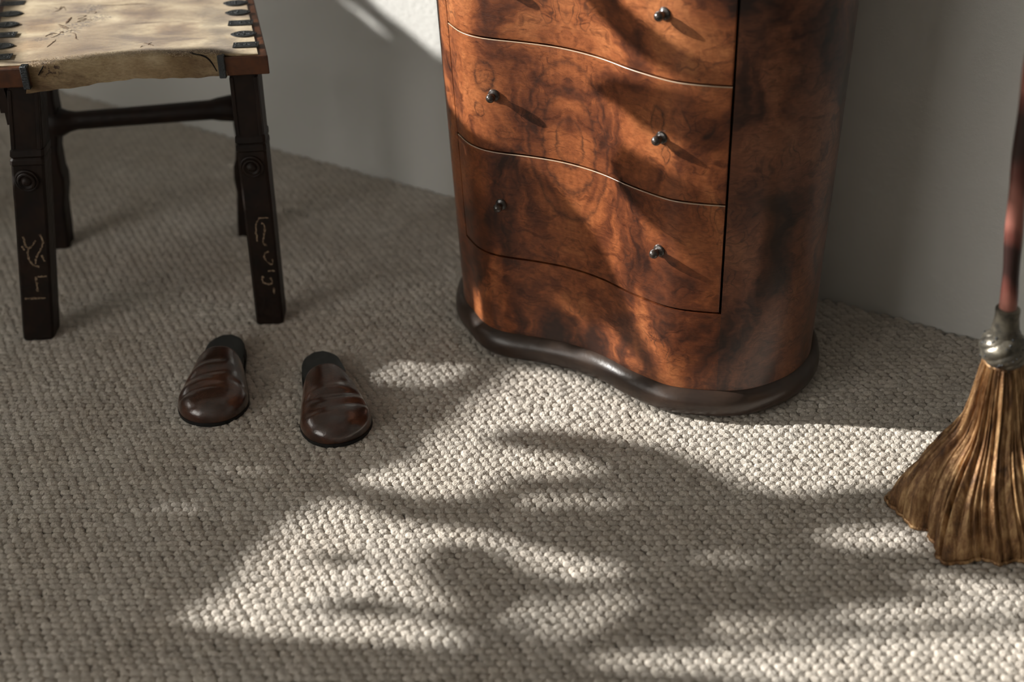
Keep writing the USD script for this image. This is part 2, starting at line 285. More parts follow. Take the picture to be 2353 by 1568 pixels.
def nrm_at(s):
    d = spl(s, 1); d /= np.linalg.norm(d, axis=-1, keepdims=True)
    return np.stack([d[..., 1], -d[..., 0]], -1)        # outward from the case in (along, depth)
def surf(s, z, off=0.):
    """a point of the case's upright surface; off pushes it out of the case"""
    s, z, off = np.broadcast_arrays(np.asarray(s, float), z, off)
    p = spl(s) + nrm_at(s)*off[..., None]
    x = DX[0]*p[..., 0] + DN[0]*p[..., 1] + lean(spl(s)[..., 0])*(z - .05); y = DX[1]*p[..., 0] + DN[1]*p[..., 1] + lean_y(spl(s)[..., 0])*(z - .05)
    return np.stack([x, y, z], -1)
o_mid = surf(np.array([smid]), .0)[0]
chest = thing('chest_of_drawers', 'burr walnut serpentine chest of drawers standing against the wall', 'chest of drawers', (o_mid[0]+.09, o_mid[1]+.12, 0))
ZL = [.187, .364, .541, .718, .895]; ZTOP = .915; Z0 = .050
GAP = .0016
def wood_uv(S_, Z_): return np.stack([(S_ - smid).ravel(), Z_.ravel()], -1)
def shell(smask, zs, material, name, off=0., thick=.016, label=None):
    """a curved board: outer grid, inner grid and rim"""
    s_ = ss[smask]; A, Z = np.meshgrid(s_, zs, indexing='ij')
    ns, nz = A.shape
    def ring(o, A=A, Z=Z): return surf(A, Z, o).reshape(-1, 3)
    vo, vi = ring(off), ring(off - thick); f = tri(grid_faces(ns, nz))
    k = len(vo); fi = f[:, ::-1] + k
    rim = []
    for i in range(ns-1):
        for j in (0, nz-1):
            a, b = i*nz + j, (i+1)*nz + j; rim += [(a, b, b+k), (a, b+k, a+k)] if j else [(b, a, a+k), (b, a+k, b+k)]
    for j in range(nz-1):
        for i in (0, ns-1):
            a, b = i*nz + j, i*nz + j + 1; rim += [(b, a, a+k), (b, a+k, b+k)] if i else [(a, b, b+k), (a, b+k, a+k)]
    # keep the rim's corners separate from the face so that the face stays smoothly shaded
    v = np.vstack([vo, vi, vo, vi]); rim = np.array(rim); rim = np.where(rim < 2*k, rim + 2*k, rim)
    uv = np.vstack([wood_uv(A, Z)]*4)
    return part(chest, name, (v, np.vstack([f, fi, rim])), material, uv=uv, label=label)
zz = lambda a, b: np.linspace(a, b, max(2, int((b-a)/.03)+1))
shell(ss <= sL + 1e-9, zz(Z0, ZTOP), M_walnut, 'side_panel')
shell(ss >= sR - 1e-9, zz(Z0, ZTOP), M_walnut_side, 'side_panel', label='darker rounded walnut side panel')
shell((ss >= sL - 1e-9) & (ss <= sR + 1e-9), zz(Z0, ZL[0] - GAP), M_walnut, 'apron')
# dark inside of the case, set back behind the drawer fronts
A, Z = np.meshgrid(ss[(ss > sL - .02) & (ss < sR + .02)], [.05, .91], indexing='ij')
part(chest, 'carcass', (surf(A, Z, -.018).reshape(-1, 3), grid_faces(*A.shape)), M_carcass)
cap = Polygon(np.vstack([spl(np.linspace(0, tt[-1], 160))])).buffer(.012)
def plan_prism(poly, z0, z1, zl):
    m = trimesh.creation.extrude_polygon(poly, z1 - z0, engine='earcut'); v = m.vertices.copy()
    P = np.stack([DX[0]*v[:, 0] + DN[0]*v[:, 1] + lean(v[:, 0])*(zl - .05), DX[1]*v[:, 0] + DN[1]*v[:, 1] + lean_y(v[:, 0])*(zl - .05), v[:, 2] + z0], 1)
    return trimesh.Trimesh(P, m.faces, process=False)
tp = plan_prism(cap, ZTOP, ZTOP + .022, ZTOP)
part(chest, 'top', tp, M_walnut, uv=np.stack([tp.vertices[:, 0], tp.vertices[:, 1]], -1))
bk = plan_prism(Polygon([ctrl[0], ctrl[0] + [0, .008], ctrl[-1] + [0, .008], ctrl[-1]]), Z0, ZTOP, .4)
part(chest, 'back_panel', bk, M_carcass)
def knob_mesh(s, z):
    p0, p1 = surf(np.array([s]), z)[0], surf(np.array([s]), z, .02)[0]; ax = p1 - p0; ax /= np.linalg.norm(ax)
    prof = [(0, -.002), (.0090, -.001), (.0094, .0012), (.0082, .0030), (.0060, .0040), (.0046, .0048), (.0043, .0060), (.0047, .0072), (.0058, .0084), (.0068, .0108)]
    prof += [(.0070*math.cos(a), .0138 + .0070*math.sin(a)) for a in np.linspace(-.25, math.pi/2, 9)]
    return lathe(prof, ax, p0, 28)
def s_at(t): return ss[np.argmin(np.abs(spl(ss)[:, 0] - t) + (np.abs(spl(ss)[:, 1] - 1.66) > .06)*9)]
for k in range(4):
    z0, z1 = ZL[k] + GAP*.6, ZL[k+1] - GAP*.7
    inner = ss[(ss > sL + .004) & (ss < sR - .005)]
    a, b = sL + .0012, sR - .0030; bv = .0013
    sg = np.r_[a, a, a + bv*.4, a + bv, inner, b - bv, b - bv*.4, b, b]; zg = np.r_[z0, z0, z0 + bv*.4, z0 + bv, np.linspace(z0 + .012, z1 - .012, 8), z1 - bv, z1 - bv*.4, z1, z1]
    dep = lambda n: np.r_[-.015, -bv, -bv*.35, np.zeros(n - 6), -bv*.35, -bv, -.015]
    O = np.minimum(dep(len(sg))[:, None], dep(len(zg))[None, :])
    A, Z = np.meshgrid(sg, zg, indexing='ij')
    d = part(chest, 'drawer', (surf(A, Z, O).reshape(-1, 3), tri(grid_faces(len(sg), len(zg)))), M_walnut, uv=wood_uv(A, Z))
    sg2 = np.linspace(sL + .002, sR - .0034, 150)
    part(d, 'edge_bead', tube(surf(sg2, z1 - .0007, -.0006), .0009, 7), M_glint_bead, smooth=True, label='pale worn top edge with the sun glint painted in')  # light strip paints the glint along the worn drawer edge
    for t in (-1.092, -.823):
        part(d, 'knob', knob_mesh(s_at(t), ZL[k] + .0905), M_knob, label='dark turned knob' if k == 0 and t < -1 else None)
# base moulding: a half-round swept along the plinth
ang = np.linspace(math.radians(128), math.radians(-90), 22)
R = .0262
prof = [(-.012 + (R+.001)*math.cos(a), R + R*math.sin(a)) for a in ang]
prof = [(-.035, .0535), (-.022, .054)] + prof + [(-.035, .0)]
sb = np.linspace(.02, tt[-1]-.02, 200)
V = np.stack([surf(sb, z, o) for o, z in prof], 1)
V[..., 0] -= 0
part(chest, 'base_moulding', (V.reshape(-1, 3), grid_faces(len(sb), len(prof))), M_moulding, smooth=40, label='dark rounded base moulding')

# ------------------------------------------------------------------ hide-covered oak seat
U, Vv = np.array([.998, .05, 0]), np.array([-.21, .978, 0])
chair = thing('chair', 'old dark oak chair with a stretched pale hide seat and black metal studs', 'chair', (-.62, 2.27, 0))
def block(corners, z0, z1, r=.002):
    return hull_pts([[*c, z] for c in corners for z in (z0 + r, z1 - r)], r)
def leg_mesh(top, bot, w, dp, ztop, prof=None):
    """a square-section carved leg: stacked sections from the top down; prof: (height, width factor, depth offset)"""
    prof = prof or [(ztop, 1, 0), (0, 1, 0)]
    V = []
    for z, kw, kd in prof:
        c = np.array(bot) + (np.array(top) - bot)*(z/ztop); ch = .004
        hw, hd = w*kw/2, dp/2 + kd
        for x, y in ((-hw+ch, -hd), (hw-ch, -hd), (hw, -hd+ch), (hw, dp/2-ch), (hw-ch, dp/2), (-hw+ch, dp/2), (-hw, dp/2-ch), (-hw, -hd+ch)):
            V.append([c[0] + x, c[1] + y + .05*x, z])
    V = np.array(V); k = 8; n = len(prof)
    f = []
    for i in range(n-1):
        for j in range(k):
            a, b = i*k + j, i*k + (j+1) % k; f += [(a, a+k, b+k), (a, b+k, b)]
    for j in range(1, k-1): f += [(0, j, j+1), ((n-1)*k, (n-1)*k+j+1, (n-1)*k+j)]
    return trimesh.Trimesh(V, f, process=False)
carve = [(.460, .94, 0), (.352, .96, 0), (.350, 1.02, .002), (.341, 1.03, .0035), (.337, .97, .001), (.334, 1.03, .0035), (.327, 1.04, .004), (.324, 1.0, .0015), (.268, 1.0, .0015), (.262, 1.0, 0), (.02, 1.0, 0), (.004, .98, 0), (0, .94, -.002)]
def boss(x, z, y):
    rings = [(0, .0105), (.0035, .0105), (.007, .0085), (.0082, .006), (.0098, .0065), (.0118, .0085), (.0140, .0080), (.0152, .0050), (.0168, .0058), (.0190, .0050), (.0202, -.004)]
    return lathe(rings[::-1], (0, -1, 0), (x, y, z), 28)
legs = [((-.407, 2.139), (-.417, 2.139), .047), ((-.743, 2.112), (-.8095, 2.109), .0525)]
marks = [
 [[(-.3963, .204), (-.4137, .2022), (-.4179, .1939), (-.4195, .1626)], [(-.4091, .196), (-.4073, .1743), (-.4074, .1549), (-.4043, .1536)], [(-.4023, .1425), (-.4079, .1229), (-.4019, .1178), (-.3984, .1275)], [(-.4086, .1055), (-.3974, .1056)], [(-.4176, .0959), (-.4168, .0833), (-.4073, .0805), (-.4058, .093)], [(-.4026, .0727), (-.403, .0601)]],
 [[(-.7951, .1993), (-.791, .1776), (-.7765, .1915)], [(-.791, .1776), (-.7869, .1447), (-.78, .142)], [(-.768, .2019), (-.7716, .1733), (-.7803, .1615), (-.7854, .1471)], [(-.8008, .1815), (-.7981, .1742)], [(-.7868, .1239), (-.7706, .1233)], [(-.7892, .1227), (-.7914, .0955)], [(-.8158, .0826), (-.7806, .0825)], [(-.7714, .1636), (-.7695, .1514)]]]
def face_y(top, bot, z, x):
    c = np.array(bot) + (np.array(top) - bot)*(z/.46); return c[1] - .0225 + .05*(x - c[0])
for (top, bot, w), mk in zip(legs, marks):
    lg = part(chair, 'leg', leg_mesh(top, bot, w, .045, .46, carve), M_dark_wood, smooth=25)
    zc = .299; c = np.array(bot) + (np.array(top) - bot)*(zc/.46)
    part(lg, 'roundel', boss(c[0] - .002, zc, c[1] - .0225), M_dark_wood, smooth=40)
    # raised edge strips on the upper half of the leg
    for sgn in (-1, 1):
        pt = lambda z: np.array([*(np.array(bot) + (np.array(top) - bot)*(z/.46)), z]) + [sgn*w*.40, -.0225, 0]
        part(lg, 'edge_strip', hull_pts([pt(.45) + [a, b, 0] for a in (-.002, .002) for b in (-.0015, .002)] + [pt(.354) + [a, b, 0] for a in (-.002, .002) for b in (-.0015, .002)], .0012), M_dark_wood)
    st = []
    for g in mk:
        pts = spline([[x, face_y(top, bot, z, x) - .0002, z] for x, z in g], 14) if len(g) > 2 else np.linspace(*[[x, face_y(top, bot, z, x) - .0002, z] for x, z in g], 8)
        pts[:, 0] += rng.normal(0, .0004, len(pts)); pts[:, 2] += rng.normal(0, .0004, len(pts))
        t = tube(pts, rng.uniform(.0008, .0024, len(pts)), 6); y0 = t.vertices[:, 1].mean()
        t.vertices[:, 1] = y0 + (t.vertices[:, 1] - y0)*.35 + (0)
        st.append(t)
    part(lg, 'carved_mark', cat(st), M_scratch, smooth=40, label='pale scratched marks', kind='stuff')
# stepped feather bracket outside the left front leg
br = Polygon([(-.775, .455), (-.800, .452), (-.800, .441), (-.794, .441), (-.794, .428), (-.788, .428), (-.788, .412), (-.782, .412), (-.782, .392), (-.778, .392), (-.778, .360), (-.768, .36)])
bm = trimesh.creation.extrude_polygon(br, .03, engine='earcut'); bv_ = bm.vertices.copy(); bm = trimesh.Trimesh(np.stack([bv_[:, 0], 2.094 + bv_[:, 2], bv_[:, 1]], 1), bm.faces[:, ::-1], process=False)
part(chair, 'bracket', bm, M_dark_wood)
bb = [(.46, 1, 0), (.30, .95, 0), (.27, 1.1, 0), (.23, 1.05, 0), (.20, .85, 0), (.16, 1.0, 0), (.145, 1.25, 0), (.12, 1.25, 0), (.09, 1.0, 0), (.03, 1.1, 0), (0, 1.1, 0)]
for top, bot in (((-.815, 2.45), (-.861, 2.448)), ((-.465, 2.478), (-.505, 2.478))):
    part(chair, 'leg', leg_mesh(top, bot, .034, .045, .46, bb), M_dark_wood, smooth=35)
zs_ = [(-.845, .022), (-.83, .028), (-.815, .027), (-.80, .020), (-.785, .017), (-.65, .0175), (-.54, .0185), (-.525, .022), (-.50, .025), (-.485, .022)]
sp_ = np.array([[x, 2.445 + .05*(x + .84), .2500 + .012*(x + .84)/.36] for x, r in zs_])
part(chair, 'stretcher', tube(sp_, [r for x, r in zs_], 18), M_dark_wood, smooth=40)
# side rails of the seat
zt, zb_ = .4905, .4600
def rail(x0, x1, y0, y1):
    dy = y1 - y0; k = Vv[0]/Vv[1]
    m = block([(x0, y0), (x1, y0 + .05*(x1-x0)), (x1 + k*dy, y1), (x0 + k*dy, y1)], zb_, zt)
    return part(chair, 'side_rail', m, M_rail_wood, smooth=25)
rails = [rail(-.4298, -.3650, 2.100, 2.47), rail(-.7910, -.7270, 2.075, 2.45)]
zig = []
for r_, x0, x1, y in ((rails[0], -.4200, -.3670, 2.1000), (rails[1], -.789, -.736, 2.0750)):
    xs = np.linspace(x0, x1, 6); zz_ = [.4745, .4815, .4735, .4815, .4740, .4810]
    zg_ = tube([[x, y - .0004 + .05*(x-x0), z] for x, z in zip(xs, zz_)], .0006, 5)
    dots = [trimesh.creation.icosphere(1, .0010) for _ in range(7)]
    for d_, (a, b) in zip(dots, [(.32, .4685), (.40, .466), (.40, .470), (.48, .4685), (.80, .4685), (.88, .467), (.84, .4645)]):
        d_.apply_translation([x0 + a*(x1-x0), y + .05*a*(x1-x0), b])
    part(r_, 'carved_line', cat([zg_] + dots), M_carcass, smooth=40, kind='stuff')
for (x, y) in ((-.4345, 2.0955), (-.7315, 2.0735)):              # black bindings where the hide meets the rail ends
    studs_ = []
    for k_ in range(26):
        m_ = trimesh.creation.icosphere(1, rng.uniform(.0009, .0017)); f_ = rng.random(); m_.apply_translation([x + rng.uniform(-.0032, .0042), y + (-.0017 if f_ < .6 else rng.uniform(0, .009)), rng.uniform(.476, .4935) if f_ < .6 else .4938]); studs_.append(m_)
    cb_ = part(chair, 'corner_binding', hull_pts([[x + a, y + b, z] for a in (-.0035, .0045) for b in (-.0015, .010) for z in (.4595, .4935)], .0015), M_iron, smooth=35)
    part(cb_, 'nail_head', cat(studs_), M_iron, smooth=True, kind='stuff')
# the hide: drawn over the top and hanging over the front edge
def hide_material():
    N = {'g': ('geometry', {}), 'st': ('mapping', {'scale': (6., 14., 14.), 'rotation': (0., 0., .35)}),
         'a': ('noise_texture', {'scale': 1., 'detail': 6., 'roughness': .65, 'distortion': .4}), 'b': ('noise_texture', {'scale': 9., 'detail': 3.}),
         'ra': ('rgb_ramp', {'ramp': [(.36, (.17, .110, .060)), (.5, (.39, .30, .175)), (.64, (.56, .46, .30))]}),
         'rb': ('rgb_ramp', {'ramp': [(.38, (.40, .31, .22)), (.60, (1., 1., 1.))]}), 'm': ('mix_color', {'blend_type': 'multiply', 'fac': .75}),
         'c': ('noise_texture', {'scale': 85., 'detail': 4., 'roughness': .65, 'distortion': 2.2}), 'rc': ('map_range', {'from_min': .51, 'from_max': .56, 'to_min': 0., 'to_max': 1., 'clamp': True}),
         'd': ('vector_math', {'math_type': 'distance', 'vector2': (0., 0., 0.)}), 'dk': ('mix_color', {'b': (.055, .032, .02)}),
         'hm': ('mapping', {'scale': (160., 700., 400.), 'rotation': (0., 0., .4)}), 'h': ('noise_texture', {'scale': 1., 'detail': 3.}), 'bu': ('bump', {'strength': .8, 'distance': .0016}),
         'rh': ('rgb_ramp', {'ramp': [(.3, (.72, .70, .68)), (.65, (1.05, 1.05, 1.05))]}), 'mh': ('mix_color', {'blend_type': 'multiply', 'fac': .8}),
         'p': ('principled_bsdf', {'roughness': .8, 'specular_ior_level': .25, 'sheen_weight': .2})}
    L = [('g.position', 'st.vector'), ('st.vector', 'a.vector'), ('g.position', 'b.vector'), ('a.fac', 'ra.fac'), ('b.fac', 'rb.fac'), ('ra.color', 'm.a'), ('rb.color', 'm.b'),
         ('g.position', 'c.vector'), ('c.fac', 'rc.value'), ('g.position', 'hm.vector'), ('hm.vector', 'h.vector'), ('h.fac', 'bu.height'), ('bu.normal', 'p.normal'),
         ('h.fac', 'rh.fac'), ('m.result', 'mh.a'), ('rh.color', 'mh.b')]
    prev = None
    for k, (x, y, r) in enumerate([(-.708, 2.222, .034), (-.690, 2.262, .030), (-.735, 2.195, .018), (-.665, 2.30, .026), (-.561, 2.160, .018), (-.69, 2.345, .03), (-.694, 2.078, .024)]):
        N[f'd{k}'] = ('vector_math', {'math_type': 'distance', 'vector2': (x, y, .488)})
        N[f'q{k}'] = ('map_range', {'from_min': r*.45, 'from_max': r, 'to_min': 1., 'to_max': 0., 'clamp': True})
        L += [('g.position', f'd{k}.vector1'), (f'd{k}.value', f'q{k}.value')]
        if prev is None: prev = f'q{k}.result'
        else:
            N[f'x{k}'] = ('math', {'math_type': 'maximum'}); L += [(prev, f'x{k}.value1'), (f'q{k}.result', f'x{k}.value2')]; prev = f'x{k}.value'
    last = 'mh.result'                                    # soft brown and grey stains in the skin
    for k, (x, y, r, col, f_) in enumerate([(-.53, 2.228, .046, (.50, .36, .24), .75), (-.604, 2.318, .055, (.50, .36, .24), .7), (-.447, 2.158, .034, (.36, .33, .30), .7), (-.457, 2.212, .036, (.36, .33, .30), .7), (-.470, 2.262, .036, (.36, .33, .30), .7), (-.484, 2.315, .04, (.36, .33, .30), .6), (-.432, 2.118, .026, (.30, .26, .22), .8), (-.745, 2.17, .05, (.62, .48, .33), .8), (-.76, 2.27, .05, (.62, .48, .33), .8), (-.65, 2.135, .05, (.66, .56, .44), .6)]):
        N[f'sd{k}'] = ('vector_math', {'math_type': 'distance', 'vector2': (x, y, .492)}); N[f'sn{k}'] = ('map_range', {'range_type': 'smoothstep', 'from_min': r*.25, 'from_max': r, 'to_min': f_, 'to_max': 0., 'clamp': True})
        N[f'sx{k}'] = ('mix_color', {'blend_type': 'multiply', 'b': col})
        L += [('wv.vector', f'sd{k}.vector1'), (f'sd{k}.value', f'sn{k}.value'), (f'sn{k}.result', f'sx{k}.fac'), (last, f'sx{k}.a')]; last = f'sx{k}.result'
    N.update({'wn': ('noise_texture', {'scale': 28., 'detail': 4.}), 'wo': ('vector_math', {'math_type': 'subtract', 'vector2': (.5, .5, .5)}), 'ws': ('vector_math', {'math_type': 'scale', 'scale': .06}), 'wv': ('vector_math', {'math_type': 'add'})})
    L += [('g.position', 'wn.vector'), ('wn.color', 'wo.vector1'), ('wo.vector', 'ws.vector1'), ('g.position', 'wv.vector1'), ('ws.vector', 'wv.vector2'), (last, 'dk.a')]
    N['mm'] = ('math', {'math_type': 'multiply'}); L += [(prev, 'mm.value1'), ('rc.result', 'mm.value2'), ('mm.value', 'dk.fac'), ('dk.result', 'p.base_color')]
    N.pop('d')
    return mat('raw_hide', N, L)
M_hide = hide_material()
nu, nv = 90, 80
uu = np.linspace(0, 1, nu); vv = np.linspace(0, 1, nv)
P = np.zeros((nu, nv, 3))
for i, u in enumerate(uu):
    for j, v in enumerate(vv):
        x0, y0 = -.785 + u*.407, 2.0855 + u*.0195                 # along the front edge
        p = np.array([x0, y0, 0.]) + Vv*(v*.37)
        edge = min(1, max(0, min(u, 1-u)/.10)); sagc = (max(0, math.sin(math.pi*u) - .34)/.66)**.8
        z = .4925 + .0085*sagc*(1 - .5*v) - .006*math.sin(math.pi*v)*sagc
        z += .0022*(meshkit.noise(np.array([u*7, v*5, .3]), 3) - .5)*2*edge
        P[i, j] = [p[0], p[1], z]
top_f = tri(grid_faces(nu, nv))
nf = 22; iu = np.arange(nu)[(uu > .140) & (uu < .866)]
F = np.zeros((len(iu), nf, 3))
for a, i in enumerate(iu):
    w = (uu[i] - .140)/(.726); drop = .0385 + .007*(1-w) - .004*w + .0007*math.sin(9*w) + .0006*math.sin(31*w) + .0005*math.sin(67*w)
    side = -.012 if w < .04 else 0
    for b in range(nf):
        t = b/(nf-1); th = min(1, t/.35)*math.pi/2; r = .0085
        y = P[i, 0, 1] - r*math.sin(th); z = P[i, 0, 2] - r*(1 - math.cos(th)) - max(0, t - .35)/.65*(drop - r)
        y += .0025*math.sin(12*w + 2*t)*max(0, t-.3) + .0015*max(0, t-.5)
        z += -.0008 if False else 0
        sx = (-.013*(1-w)**6 + .006*w**8)*max(0, (t-.25)/.75)
        F[a, b] = [P[i, 0, 0] + sx, y, z]
vt = np.vstack([P.reshape(-1, 3), F.reshape(-1, 3)]); ft = np.vstack([top_f, tri(grid_faces(len(iu), nf))[:, ::-1] + nu*nv])
hide = trimesh.Trimesh(vt, ft, process=False); hide.merge_vertices(digits_vertex=6)
hv, hf = np.array(hide.vertices), np.array(hide.faces); hn = trimesh.Trimesh(hv, hf, process=False).vertex_normals
edges = np.sort(np.vstack([hf[:, [0, 1]], hf[:, [1, 2]], hf[:, [2, 0]]]), axis=1)
raw = np.vstack([hf[:, [0, 1]], hf[:, [1, 2]], hf[:, [2, 0]]]); uq, inv, cnt = np.unique(edges, axis=0, return_inverse=True, return_counts=True)
bd = raw[cnt[inv.ravel()] == 1]; k = len(hv)
rimf = np.vstack([np.stack([bd[:, 1], bd[:, 0], bd[:, 0]+k], 1), np.stack([bd[:, 1], bd[:, 0]+k, bd[:, 1]+k], 1)])
seat = part(chair, 'hide_seat', (np.vstack([hv, hv - hn*.0028]), np.vstack([hf, hf[:, ::-1] + k, rimf])), M_hide, smooth=50, label='pale stained raw hide with hair')
# short hairs along the front edge
hr = []
for k_ in range(1500):
    u = rng.uniform(.15, .86); i = int(u*(nu-1)); p0 = P[i, 0] + [rng.uniform(-.002, .002), rng.uniform(-.008, .012), .0004]
    d_ = np.array([rng.normal(0, .5), -.7 + rng.normal(0, .35), .55 + rng.normal(0, .25)]); d_ /= np.linalg.norm(d_); Lh = rng.uniform(.002, .0055)
    if p0[1] < P[i, 0, 1]: p0[2] -= (P[i, 0, 1] - p0[1])**2*50
    hr.append(tube([p0, p0 + d_*Lh*.6, p0 + d_*Lh + [0, -.0006, -.0010]], [.00016, .00012, .00003], 3, False))
M_hair = simple('hide_hair', (.72, .60, .44), .7, .3)
part(seat, 'hair', cat(hr), M_hair, smooth=True, kind='stuff')
# dark cracks in the hide near the right front corner
cr = [tube(spline([[-.478, 2.098, .5010], [-.468, 2.090, .4995], [-.455, 2.0865, .4965], [-.446, 2.084, .487], [-.440, 2.0835, .474]], 24), np.r_[np.linspace(.0004, .0014, 12), np.linspace(.0014, .0008, 12)], 6),
      tube(spline([[-.480, 2.097, .5005], [-.473, 2.092, .4995], [-.464, 2.090, .4990]], 10), .0006, 5), tube(spline([[-.70, 2.088, .4945], [-.705, 2.080, .488], [-.712, 2.0795, .478]], 12), .0009, 5)]
part(seat, 'crack', cat(cr), M_carcass, smooth=True, kind='stuff')
# dark inked marks on the hide
MK = [([[-0.7147, 2.2697], [-0.7144, 2.2858], [-0.7142, 2.3022]], 0.003), ([[-0.7052, 2.3046], [-0.692, 2.308], [-0.6997, 2.291], [-0.6877, 2.2945], [-0.698, 2.2798], [-0.6876, 2.2853]], 0.0011), ([[-0.7035, 2.2719], [-0.6943, 2.2775], [-0.6847, 2.2864]], 0.0006), ([[-0.6847, 2.2864], [-0.6795, 2.2872], [-0.6741, 2.2841]], 0.0009), ([[-0.6907, 2.3252], [-0.6871, 2.3329], [-0.6795, 2.3282], [-0.685, 2.3193]], 0.0008), ([[-0.7279, 2.2677], [-0.7143, 2.2556], [-0.7038, 2.2432]], 0.0017), ([[-0.7225, 2.2563], [-0.7121, 2.2472], [-0.7029, 2.2356]], 0.0014), ([[-0.7324, 2.2085], [-0.7262, 2.2203], [-0.716, 2.2212]], 0.0024), ([[-0.722, 2.2002], [-0.7147, 2.2081], [-0.712, 2.2178]], 0.0012), ([[-0.712, 2.2178], [-0.7105, 2.2282], [-0.707, 2.2185]], 0.0014), ([[-0.7032, 2.2244], [-0.6937, 2.2323], [-0.6816, 2.23]], 0.001), ([[-0.7024, 2.2212], [-0.6873, 2.2149], [-0.681, 2.1978], [-0.6715, 2.18]], 0.0011), ([[-0.7096, 2.1882], [-0.7114, 2.1715], [-0.7147, 2.1528]], 0.0016), ([[-0.754, 2.3311], [-0.7458, 2.337], [-0.7422, 2.3571], [-0.7328, 2.3372]], 0.001), ([[-0.7562, 2.3563], [-0.7473, 2.3473], [-0.7466, 2.3657]], 0.0009), ([[-0.5648, 2.1605], [-0.5536, 2.1506], [-0.5444, 2.1398]], 0.001), ([[-0.5548, 2.1466], [-0.5546, 2.1554], [-0.5517, 2.1611]], 0.0008), ([[-0.6788, 2.3628], [-0.6574, 2.3601], [-0.6336, 2.362], [-0.6006, 2.3616]], 0.0012), ([[-0.6129, 2.2656], [-0.5872, 2.2645], [-0.5609, 2.2653]], 0.0005), ([[-0.5627, 2.1309], [-0.5625, 2.1396], [-0.5601, 2.1423]], 0.0006)]
PF = P.reshape(-1, 3); mk_ = []
for pts, r in MK:
    q_ = spline(np.c_[pts, np.zeros(len(pts))], 26); q_[:, :2] += rng.normal(0, .0005, (26, 2))
    for row in q_: row[2] = PF[np.argmin(((PF[:, :2] - row[:2])**2).sum(1)), 2]
    q_[:, 2] = ndimage.gaussian_filter1d(q_[:, 2], 3) + .0001
    t = tube(q_, r*rng.uniform(.45, 1.1, 26)*np.r_[np.linspace(.3, 1, 6), np.ones(14), np.linspace(1, .3, 6)], 6); base_ = np.repeat(q_[None, :, 2], 6, 0).ravel()
    t.vertices[:len(base_), 2] = base_ + (t.vertices[:len(base_), 2] - base_)*.25 + .0002
    mk_.append(t)
M_ink = simple('brown_ink', (.060, .036, .024), .85, .15, var=(220, (.17, .11, .07)))
part(seat, 'ink_mark', cat(mk_), M_ink, smooth=True, label='dark brown marks on the hide', kind='stuff')
# metal plates with nail heads that hold the hide
def plate(kind):
    L_, W_ = .0400, .0215
    if kind == 'r': poly = shapely.box(-L_/2, -W_/2, L_/2, W_/2)
    else:
        x = np.linspace(-1, 1, 25); y = (W_*.56)*(1 - np.abs(x)**2.2)**.9 + .0012
        poly = Polygon(np.vstack([np.c_[x*L_*.52, y], np.c_[x[::-1]*L_*.52, -y[::-1]]]))
    ms = [trimesh.creation.extrude_polygon(poly, .0014, engine='earcut')]
    nails = [(0, 0), (.0155, .005), (.0155, -.005), (-.0155, .005), (-.0155, -.005)] if kind == 'r' else [(0, 0), (.0155, 0), (-.0155, 0), (0, .0065), (0, -.0065)]
    for a, b in nails:
        s_ = trimesh.creation.icosphere(2, .0014); s_.vertices[:, 2] *= .8; s_.apply_translation([a, b, .0015]); ms.append(s_)
    for k_ in range(9):
        a = rng.uniform(-.011, .011); b = rng.uniform(-.004, .004); s_ = trimesh.creation.icosphere(1, rng.uniform(.0009, .0018)); s_.vertices *= [1.7, .8, .45]; s_.apply_translation([a, b, .0014]); ms.append(s_)
    return cat(ms)
PR_ = [(-.4015, 2.1423, 'r'), (-.4122, 2.1931, 'l'), (-.4252, 2.2481, 'r'), (-.438, 2.301, 'l'), (-.4491, 2.3513, 'l'), (-.4625, 2.4107, 'r')]
PL_ = [(-.7817, 2.1208, 'r'), (-.7926, 2.1701, 'l'), (-.8032, 2.2233, 'r'), (-.8136, 2.2744, 'l'), (-.8236, 2.3296, 'l'), (-.8348, 2.3848, 'r'), (-.8458, 2.4398, 'l')]
for x, y, k_ in PR_ + PL_:
    m = plate(k_); m.apply_transform(trimesh.transformations.rotation_matrix(math.radians(3.5), [0, 0, 1])); m.apply_translation([x, y, .4936])
    part(chair, 'metal_plate', m, M_iron, smooth=30)

